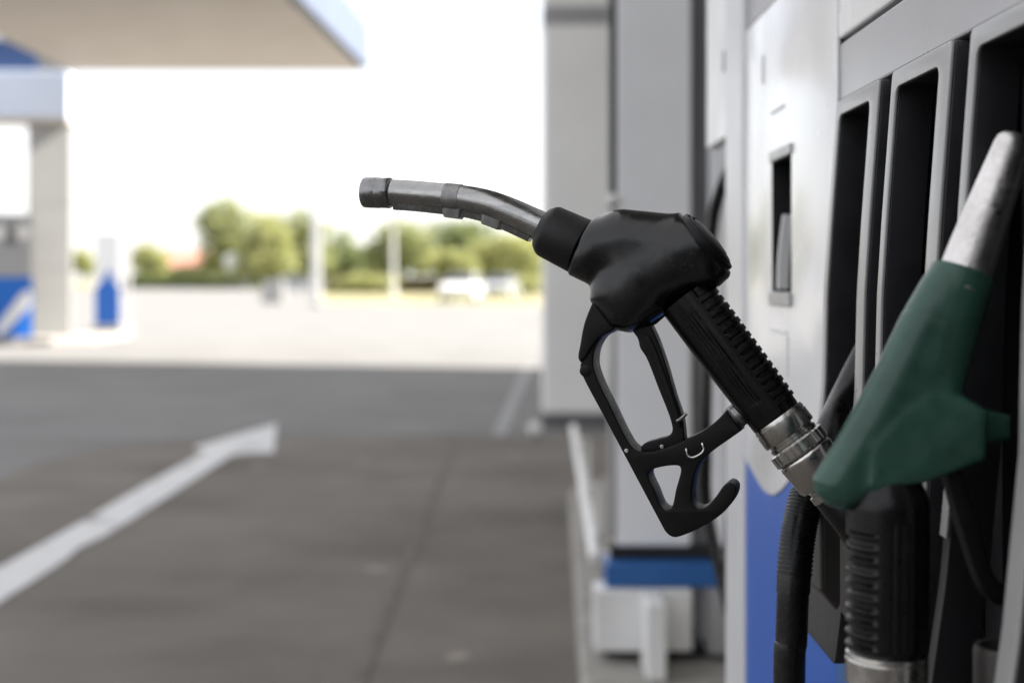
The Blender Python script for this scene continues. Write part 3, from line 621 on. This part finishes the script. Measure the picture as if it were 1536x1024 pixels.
# ================================================================== FAR PUMPS
def far_pump(loc, w, d, h, label, arch=True, swoosh=False, rz=0):
    t = thing('fuel_dispenser', loc, label, 'fuel dispenser', 'fuel dispensers', rz)
    MB().box(-w/2,w/2,0,d,.12,h).build('cabinet', M['panel_silver'] if arch else M['panel_grey'], t, None, .02)
    MB().box(-w/2-.05,w/2+.05,-.08,d+.08,0,.118).build('plinth', M['concrete_kerb'], t, None, .02)
    if arch:
        ar = [(-.285,.15),(.285,.15),(.285,.98),(.19,1.06),(.13,1.16),(.10,1.30),(.02,1.40),(-.05,1.30),(-.08,1.18),(-.20,1.06),(-.285,.95)]
        MB().prism([(x, -.012, z) for x, z in ar], (0,.010,0)).build('blue_panel', M['blue_bright'], t)
        MB().box(w/2+.002,w/2+.02,.02,d-.02,.14,h-.02).build('side_panel', M['side_grey'], t, None, .005)
        MB().box(w/2+.022,w/2+.09,.25,.5,.9,1.25).build('nozzle_holder', M['side_grey'], t, None, .02)
    if swoosh:
        MB().box(-w/2+.0,w/2,-.014,-.002,.14,1.22).build('blue_panel', M['blue_bright'], t)
        MB().prism([(x,-.024,z) for x, z in [(-.30,.24),(-.18,.16),(.34,.70),(.34,.98),(.2,.95)]], (0,.009,0)).build('white_stripe', M['white_paint'], t)
        for x in (-.2,.2): MB().lathe((x,-.002,2.02),(0,-1,0),[(0,.12),(.02,.12),(.02,.1)],24).build('dial', M['white_paint'], t, 30)
        MB().box(-.1,.1,-.012,-.002,1.8,2.15).build('display', M['dark_grey'], t, None, .004)
M['side_grey'] = mat('side_grey', (.18, .18, .185), .5, var=.04)
M['blue_bright'] = mat('bright_blue', (.012,.13,.52), .35, var=.06, vscale=2)
far_pump((-9.10,32.0,0), .58, .85, 2.24, 'distant fuel dispenser with a peaked blue panel, alone on the sunny pavement')
far_pump((-9.02,25.6,0), .74, .6, 2.35, 'blue and grey fuel dispenser with white diagonal stripe beside the square pillar', False, True, math.radians(19))

# ================================================================== GROUND
def sheet(name, pts, z, m, kind='structure'):
    o = MB().add([(x, y, z) for x, y in pts], [tuple(range(len(pts)))]).build(name, m); tag(o, kind=kind); return o
sheet('ground', [(-900,-300),(900,-300),(900,1200),(-900,1200)], 0, M['pavement'])
cor = [(-3.06,-6),(-3.06,9.2)]+[(-3.06+1.2*(1-math.cos(t*PI/2/8)), 9.2+1.56*math.sin(t*PI/2/8)) for t in range(1, 9)]+[(9,10.76),(9,-6)]
sheet('concrete_slab', cor, .004, M['slab'])
jo = MB()
sheet('slab_joint', [(-.522,-6),(-.485,-6),(-.40,10.75),(-.43,10.75)], .008, M['joint'])
ar = MB(); sh_ = []
edge_l = [(-2.115+.004*math.sin(y*2.1), y) for y in np.arange(0, 9.7, .3)]
edge_r = [(-1.885+.004*math.sin(y*1.7+1)-(.03*max(0, 1-abs(y-6.3)/.3)), y) for y in np.arange(0, 9.7, .15)]
sheet('arrow_marking', edge_l+[(-2.10,9.75),(-2.25,10.0),(-1.93,11.66),(-1.63,9.73),(-1.84,9.68)]+edge_r[::-1], .0085, M['marking'])
sheet('lane_line', [(-.155,10.77),(-.05,10.77),(.29,19.6),(.17,19.6)], .005, M['line_worn'])
vr = [G(486,455),G(640,457),G(850,459)]; 
sheet('grass_verge', [(p.x,p.y) for p in vr]+[(120,130),(120,420),(-50,420),(-16,118)], .006, M['grass'])
sheet('lawn', [(-300,178),(-80,172),(-30,165),(-24.5,140),(-20,172),(-51,430),(-400,430)], .012, M['grass'])
lit = MB(); ctr = Vector(G(802,650))
bm = bmesh.new(); bmesh.ops.create_icosphere(bm, subdivisions=3, radius=.052)
for v in bm.verts: v.co *= 1+.22*math.sin(v.co.x*90+1)*math.sin(v.co.y*80)+.12*math.sin(v.co.z*120); v.co.z = max(v.co.z, -.045)
me = bpy.data.meshes.new('litter'); bm.to_mesh(me); bm.free()
lo = link(me, 'litter', M['white_paint'], None, 60); lo.location = (ctr.x, ctr.y-.1, .046+.004); tag(lo, 'small crumpled white litter on the ground at the foot of the clad pillar', 'litter')

# ================================================================== FAR THINGS
def tree(name, base, h, blobs, m, nleaf, label, size, trunk_r=.14, group='trees beyond the pavement', cat='tree'):
    if cat == 'tree': blobs = [(x*1.12, y, z*1.0, r*1.22) for x, y, z, r in blobs]; nleaf = int(nleaf*1.45)
    t = thing(name, base, label, cat, group)
    tk = MB(); tk.tube([(0,0,-.05),(0.05,0,h*.25),(-.05,.05,h*.55),(0,0,h*.85)], [trunk_r*1.3,trunk_r,trunk_r*.7,trunk_r*.25], 10)
    for bx_, by_, bz_, r_ in blobs:
        z0 = min(h*.5, bz_*.6); tk.tube([(0,0,z0),(bx_*.5,by_*.5,(z0+bz_)*.52),(bx_,by_,bz_)], [trunk_r*.5,trunk_r*.32,trunk_r*.12], 6)
    tk.build('trunk', M['bark'], t, 60)
    vs = []; fs = []; tot = sum(b[3]**2 for b in blobs)
    for bx_, by_, bz_, r_ in blobs:
        ncl = max(6, int(nleaf*r_*r_/tot/14))
        for _ in range(ncl):
            d = rng.normal(size=3); d /= np.linalg.norm(d); rr = r_*rng.uniform(.45, 1.08); c = np.array([bx_, by_, bz_])+d*rr*np.array([1,1,.85])
            for _ in range(14):
                p = c+rng.normal(size=3)*size*1.1; n = d*.6+rng.normal(size=3)*.8; n /= np.linalg.norm(n)
                a = np.cross(n, rng.normal(size=3)); a /= np.linalg.norm(a); b = np.cross(n, a); s = size*rng.uniform(.5, 1.15)
                if p[2] < .05: continue
                k_ = len(vs); vs += [tuple(p-a*s), tuple(p+b*s*.6), tuple(p+a*s), tuple(p-b*s*.6)]; fs.append((k_, k_+1, k_+2, k_+3))
    MB_ = bpy.data.meshes.new('crown'); MB_.from_pydata(vs, [], fs); link(MB_, 'crown', m, t)
def blobs(n, w, d, z0, z1, r0, r1, skew=0):
    return [(random.uniform(-w, w), random.uniform(-d, d), random.uniform(z0, z1), random.uniform(r0, r1)) for _ in range(n)]
def far(u, Y): return Vector(((u-U0)/F*Y, Y, 0))
def zt(v, Y): return H-(v-V0)/F*Y
# tall tree on the left
Y = 176; s_ = Y/F
tree('deciduous_tree', far(336,Y), zt(300,Y), [(-.2,0,zt(318,Y),1.9),(1.2,.4,zt(330,Y),1.8),(-1.5,0,zt(335,Y),1.6),(.2,0,zt(350,Y),2.4),(1.4,0,zt(370,Y),1.7),(-.6,0,zt(375,Y),1.9),(0.6,0,zt(393,Y),1.9),(-1.6,0,zt(395,Y),1.2)], M['leaf_a'], 5200, 'tallest round headed tree standing behind the far left hedge', .26, .2)
Y = 150; s_ = Y/F
tree('deciduous_tree', far(398,Y), zt(328,Y), [(0,0,zt(345,Y),1.7),(-1.3,0,zt(365,Y),1.5),(1.1,0,zt(362,Y),1.6),(0,0,zt(385,Y),2.0),(1.6,0,zt(398,Y),1.4),(-1.6,0,zt(400,Y),1.4)], M['leaf_b'], 4200, 'yellow green tree between the tallest tree and the white totem', .24, .16)
Y = 160
tree('deciduous_tree', far(450,Y), zt(320,Y), [(0,0,zt(340,Y),1.8),(1.5,0,zt(350,Y),1.6),(-1.7,0,zt(352,Y),1.5),(0,0,zt(368,Y),2.1),(1.8,0,zt(385,Y),1.6),(-1.4,0,zt(392,Y),1.7),(.4,0,zt(402,Y),1.6)], M['leaf_a'], 4600, 'olive tree rising directly behind the white totem', .25, .17)
Y = 165
tree('deciduous_tree', far(515,Y), zt(358,Y), [(0,0,zt(372,Y),1.7),(-1.9,0,zt(384,Y),1.5),(1.7,0,zt(388,Y),1.4),(0,0,zt(400,Y),1.7),(-2.4,0,zt(404,Y),1.4),(2.2,0,zt(404,Y),1.4)], M['leaf_c'], 3600, 'low dark green tree in the dip between the totem and the slim mast', .24, .14)
Y = 120
tree('deciduous_tree', far(600,Y), zt(330,Y), [(0,0,zt(352,Y),1.35),(-1.3,0,zt(365,Y),1.2),(1.2,0,zt(362,Y),1.3),(0,0,zt(380,Y),1.7),(-2.0,0,zt(388,Y),1.1),(2.0,0,zt(385,Y),1.3),(.2,0,zt(402,Y),1.4),(-1.6,0,zt(405,Y),1.1)], M['leaf_a'], 5000, 'broad domed tree behind the slim pale mast', .19, .15)
Y = 140
tree('deciduous_tree', far(690,Y), zt(330,Y), [(0,0,zt(352,Y),1.6),(-1.9,0,zt(360,Y),1.5),(1.9,0,zt(355,Y),1.5),(0,0,zt(378,Y),2.0),(-2.3,0,zt(385,Y),1.5),(2.3,0,zt(385,Y),1.5)], M['leaf_c'], 4600, 'dull green tree at the back above the white car', .22, .15)
Y = 118
tree('deciduous_tree', far(758,Y), zt(352,Y), [(0,0,zt(372,Y),1.3),(-1.5,0,zt(380,Y),1.2),(1.5,0,zt(375,Y),1.3),(0,0,zt(395,Y),1.5),(-1.9,0,zt(402,Y),1.1),(1.9,0,zt(400,Y),1.2)], M['leaf_b'], 4000, 'yellow green tree nearest the clad pillar', .19, .13)
Y = 112
tree('deciduous_tree', far(675,Y), zt(378,Y), [(0,0,zt(392,Y),.9),(-1.2,0,zt(396,Y),.8),(1.2,0,zt(398,Y),.8),(0,0,zt(408,Y),.9)], M['leaf_b'], 2200, 'short bright tree in front of the dull green one', .17, .1)
Y = 150
tree('deciduous_tree', far(822,Y), zt(340,Y), [(0,0,zt(362,Y),1.7),(-1.8,0,zt(372,Y),1.5),(1.8,0,zt(375,Y),1.5),(0,0,zt(395,Y),2.0)], M['leaf_a'], 3600, 'olive tree partly hidden behind the clad pillar', .24, .14)
Y = 170
tree('bush', far(222,Y), zt(362,Y), [(0,0,zt(378,Y),1.3),(-1.2,0,zt(388,Y),1.1),(1.3,0,zt(388,Y),1.2),(0,0,zt(402,Y),1.5),(1.6,0,zt(405,Y),1.0)], M['leaf_b'], 2600, 'small yellow green bush beside the distant peaked panel dispenser', .24, .1, 'bushes beyond the pavement', 'bush')
Y = 172
tree('bush', far(122,Y), zt(372,Y), [(0,0,zt(385,Y),1.1),(-.8,0,zt(395,Y),1.1),(.9,0,zt(400,Y),1.2)], M['leaf_b'], 2000, 'pale green bush seen between the square pillar and the distant dispenser', .24, .1, 'bushes beyond the pavement', 'bush')
Y = 90
tree('bush', far(788,Y), zt(408,Y), [(0,0,.8,.6),(-.7,.1,.6,.5),(.8,0,.65,.5),(1.5,0,.6,.5)], M['leaf_b'], 1600, 'low yellowish bush on the verge beside the clad pillar', .13, .05, 'bushes beyond the pavement', 'bush')
tree('bush', far(545,105), zt(402,105), [(0,0,1.0,.7),(-1.0,.1,.8,.6),(1.0,0,.8,.6),(2.0,0,.7,.55),(-1.8,0,.6,.5)], M['leaf_b'], 1800, 'spreading olive bush on the verge between totem and mast', .14, .05, 'bushes beyond the pavement', 'bush')
# hedge
def hedge(u0, u1, Y, h, m, label, n):
    a, b = far(u0, Y), far(u1, Y); w = (b.x-a.x)/2; c = (a+b)/2; o = thing('hedge', c, label, 'hedge', 'hedges beyond the pavement')
    for i in range(int(w*2/1.6)): x = -w+.8+i*1.6; MB().tube([(x,0,-.05),(x+.05,0,h*.4),(x-.1,.1,h*.8)], [.05,.04,.015], 6).build('stem', M['bark'], o, 60)
    vs = []; fs = []
    for _ in range(n):
        x = rng.uniform(-w, w); top_ = h*(1+.06*math.sin(x*1.7)+.04*math.sin(x*4.1)); y = rng.uniform(-.6,.6); z = rng.uniform(.05, top_)
        if rng.random() < .6: y = -.6*rng.uniform(.85,1.05)
        elif rng.random() < .5: z = top_*rng.uniform(.93,1.03)
        nn = rng.normal(size=3); nn /= np.linalg.norm(nn); q = np.cross(nn, rng.normal(size=3)); q /= np.linalg.norm(q); r = np.cross(nn, q); s = rng.uniform(.12,.26)
        p = np.array([x,y,z]); k_ = len(vs); vs += [tuple(p-q*s), tuple(p+r*s*.6), tuple(p+q*s), tuple(p-r*s*.6)]; fs.append((k_,k_+1,k_+2,k_+3))
    me = bpy.data.meshes.new('foliage'); me.from_pydata(vs, [], fs); link(me, 'foliage', m, o)
hedge(196, 392, 164, 1.45, M['leaf_c'], 'long clipped dark green hedge along the far left pavement edge', 5200)
hedge(230, 402, 178, 2.6, M['leaf_a'], 'taller loose hedge row beneath the tallest tree', 4200)
hedge(490, 660, 112, 1.15, M['bark_leaf'] if 'bark_leaf' in M else leaf_mat('leaf_brown', (.20,.16,.09), (.32,.27,.16)), 'brownish low hedge behind the verge, reaching towards the white car', 4200)
vs = []; fs = []
for _ in range(9000):
    x = rng.uniform(-41, 6); top_ = 4.6+.8*math.sin(x*.55)+.5*math.sin(x*1.37+1)+.35*math.sin(x*2.9); z = top_*rng.uniform(.05, 1)**.6; y = rng.uniform(-2.5, 2.5)
    nn = rng.normal(size=3); nn /= np.linalg.norm(nn); q = np.cross(nn, rng.normal(size=3)); q /= np.linalg.norm(q); r = np.cross(nn, q); s_ = rng.uniform(.2, .45)
    p = np.array([x, 235+y, z]); k_ = len(vs); vs += [tuple(p-q*s_), tuple(p+r*s_*.6), tuple(p+q*s_), tuple(p-r*s_*.6)]; fs.append((k_, k_+1, k_+2, k_+3))
me = bpy.data.meshes.new('woodland'); me.from_pydata(vs, [], fs); tag(link(me, 'woodland', M['leaf_a']), 'pale green line of distant woodland low behind the trees', 'woodland', kind='stuff')
# buildings far off
h = thing('house', far(272,205), 'low house with red tiled roof behind the left hedge', 'house')
MB().box(-4,4,0,7,0,2.7).build('wall', M['render_wall'], h)
MB().prism([(-4.3,-.4,2.7),(-4.3,7.4,2.7),(-4.3,3.5,5.3)], (8.6,0,0)).build('roof', M['roof_red'], h)
for x in (-2.4,.0,2.4): MB().box(x-.5,x+.5,-.03,-.002,.9,2.1).build('window', M['glass'], h)
h = thing('shed', far(648,150), 'long grey low shed roofline behind the white car', 'building')
MB().box(-4.2,4.2,0,6,0,1.35).build('wall', M['shed'], h)
MB().prism([(-4.4,-.3,1.352),(-4.4,6.3,1.352),(-4.4,3,2.1)], (8.8,0,0)).build('roof', M['shed'], h)
MB().box(1.2,2.6,-.03,-.002,0.02,1.25).build('door', M['blue_deep'], h)
# totem, masts, sign, cabinet
t = thing('totem_post', far(474,60), 'tall white totem post standing at the edge of the sunny pavement', 'post')
MB().box(-.2,.2,-.09,.09,.1,4.0).build('board', M['white_matt'], t, None, .03); MB().box(-.33,.33,-.16,.16,0,.098).build('foot', M['concrete_kerb'], t, None, .02)
def mast(u, Y, ztop, r, label):
    t = thing('lamp_mast', far(u,Y), label, 'lamp post', 'lamp masts by the verge')
    MB().tube([(0,0,0),(0,0,ztop*.5),(0,0,ztop)], [r,r*.85,r*.65], 14).build('pole', M['post'], t, 40)
    MB().box(-.45,.12,-.1,.1,ztop+.002,ztop+.1).build('lamp_head', M['panel_grey'], t, None, .02)
    MB().lathe((0,0,0),(0,0,1),[(0,r*1.7),(.25,r*1.7),(.28,r*1.1)],14).build('base', M['post'], t, 40)
mast(590, 95, 4.7, .15, 'slim pale mast standing before the broad domed tree')
mast(370, 160, 6.4, .2, 'slim pale mast standing before the tallest tree')
t = thing('road_sign', far(348,150), 'pale round backed road sign on a post before the left hedge', 'sign')
MB().tube([(0,0,0),(0,0,3.2)], .05, 10).build('pole', M['post'], t, 40)
MB().lathe((0,-.06,3.0),(0,-1,0),[(0,.85),(.03,.87),(.05,.85),(.055,.2)],32).build('disc', M['white_paint'], t, 40)
t = thing('utility_cabinet', far(408,68), 'low pale utility cabinet on the pavement left of the white totem', 'cabinet')
MB().box(-.52,.52,0,.5,.1,1.05).build('housing', M['pillar_far'], t, None, .03); MB().box(-.56,.56,-.04,.54,0,.098).build('plinth', M['concrete_kerb'], t, None, .02)
MB().prism([(-.56,-.04,1.052),(.56,-.04,1.052),(.56,.54,1.052),(-.56,.54,1.052)], (0,0,.06)).build('lid', M['pillar_far'], t, None, .02)
# bollard by the far pumps
fk = [(-10.8,25.6),(-8.3,25.6),(-7.75,26.2),(-7.75,29),(-10.8,29)]
fi = MB().prism([(x,y,-.02) for x,y in fk],(0,0,.13)).build('far_island', M['concrete_kerb'], None, None, .02); tag(fi, kind='structure')

# cars
def car(loc, rz, paint, label):
    t = thing('parked_car', loc, label, 'car', 'cars parked beyond the verge', rz)
    prof = [(-2.05,.35),(-2.1,.62),(-2.02,.85),(-1.75,.93),(-1.25,1.38),(-.4,1.46),(.45,1.40),(1.05,.98),(1.8,.86),(2.08,.70),(2.12,.40),(1.95,.25),(-1.9,.25)]
    p2 = catmull(prof, 5, True, {0, 12, 11}); vs = []; n = len(p2); ws = [-.86,-.80,-.4,0,.4,.80,.86]
    lay = []
    for w in ws:
        lay.append([(x*(.985 if abs(w) > .83 else 1), (w*(1-.22*max(0, z-.88)/.55)), z-(.02 if abs(w) > .83 else 0)) for x, z in p2])
    vs = [q for l in lay for q in l]; fs = [(i*n+j, i*n+(j+1) % n, (i+1)*n+(j+1) % n, (i+1)*n+j) for i in range(6) for j in range(n)]+[tuple(range(n))[::-1], tuple(range(6*n, 7*n))]
    MB().add(vs, fs).build('body', paint, t, 40)
    yw = .87
    for s in (-1, 1):
        for q in ([(-1.35,.98),(-1.05,1.30),(-.42,1.38),(-.38,.95)], [(-.28,.95),(-.30,1.38),(.38,1.33),(.86,.98)]):
            MB().prism([(x, s*yw*(1-.22*(z-.88)/.55)+(0 if s > 0 else -.02), z) for x, z in q], (0,.02,0)).build('side_window', M['glass'], t)
        for x in (-1.3, 1.32):
            w_ = MB().lathe((x, s*.72, .33), (0, s, 0), [(0,.33),(.17,.33),(.19,.30),(.19,.21)], 28).build('wheel', M['tyre'], t, 40)
            MB().lathe((x, s*.905, .33), (0, s, 0), [(0,.21),(.012,.205),(.018,.06)], 24).build('rim', M['panel_silver'], w_, 40)
        MB().box(2.02,2.115,s*.62-.16,s*.62+.16,.60,.72).build('headlight', M['lamp'], t, None, .02)
        MB().box(-2.10,-2.03,s*.66-.12,s*.66+.12,.68,.86).build('tail_light', M['red'], t, None, .02)
    MB().prism([(.50,-.66,1.415),(1.06,-.78,1.0),(1.06,.78,1.0),(.50,.66,1.415)], (.03,0,.02)).build('windscreen', M['glass'], t)
    MB().prism([(-1.30,-.64,1.38),(-1.78,-.76,.96),(-1.78,.76,.96),(-1.30,.64,1.38)], (-.03,0,.02)).build('rear_window', M['glass'], t)
car(far(693,72), math.radians(-97), M['car_white'], 'white parked car at the near edge of the verge, facing the pumps')
car(far(750,86), math.radians(-100), M['car_grey'], 'grey parked car behind the white one, nearer the clad pillar')
car(far(446,112), math.radians(8), M['car_grey'], 'grey parked car half hidden behind the white totem')
car(far(800,128), math.radians(10), M['car_white'], 'far white parked car peeping out beside the clad pillar')

# ================================================================== LIGHT, SKY, CAMERA
sun_dir = Vector((7.1, .7, 5.6)).normalized()
sl_ = bpy.data.lights.new('sun', 'SUN'); sl_.energy = 5.0; sl_.angle = math.radians(.5); sl_.color = (1, .95, .87)
so_ = bpy.data.objects.new('sun', sl_); C.objects.link(so_); so_.rotation_euler = (-sun_dir).to_track_quat('-Z', 'Y').to_euler(); so_.location = (30, -8, 20)
w = bpy.data.worlds.new('World'); bpy.context.scene.world = w; w.use_nodes = True
N = w.node_tree.nodes; Lk = w.node_tree.links; bg = N['Background']; bg.inputs['Strength'].default_value = .13
sky = N.new('ShaderNodeTexSky'); sky.sky_type = 'NISHITA'; sky.sun_disc = False
sky.sun_elevation = math.asin(sun_dir.z); sky.sun_rotation = math.atan2(sun_dir.x, sun_dir.y); sky.dust_density = 2.5; sky.air_density = 1.0; sky.ozone_density = 1
# noise-varied white mixed into the sky, added to whiten and brighten it
tc = N.new('ShaderNodeTexCoord'); nz = N.new('ShaderNodeTexNoise'); nz.inputs['Scale'].default_value = 2.2; nz.inputs['Detail'].default_value = 7
Lk.new(tc.outputs['Generated'], nz.inputs['Vector'])
mr = N.new('ShaderNodeMapRange'); mr.inputs['From Min'].default_value = .3; mr.inputs['From Max'].default_value = .65; mr.inputs['To Min'].default_value = .72; mr.inputs['To Max'].default_value = .95
Lk.new(nz.outputs['Fac'], mr.inputs['Value'])
mx = N.new('ShaderNodeMix'); mx.data_type = 'RGBA'; Lk.new(mr.outputs['Result'], mx.inputs['Factor']); Lk.new(sky.outputs['Color'], mx.inputs[6]); mx.inputs[7].default_value = (3.10, 3.06, 3.08, 1)
Lk.new(mx.outputs[2], bg.inputs['Color'])

cam = bpy.data.cameras.new('camera'); co = bpy.data.objects.new('camera', cam); C.objects.link(co); bpy.context.scene.camera = co
co.location = (0, 0, H); co.rotation_euler = (PI/2, 0, 0); cam.sensor_width = 36; cam.lens = 50; cam.shift_y = -95/1536
cam.clip_start = .05; cam.clip_end = 3000
cam.dof.use_dof = True; cam.dof.focus_distance = 1.085; cam.dof.aperture_fstop = 4.0; cam.dof.aperture_blades = 0
sc = bpy.context.scene
sc.view_settings.view_transform = 'Standard'; sc.view_settings.look = 'None'; sc.view_settings.exposure = 1.9; sc.view_settings.gamma = 1
sc.cycles.use_denoising = True; sc.cycles.max_bounces = 8
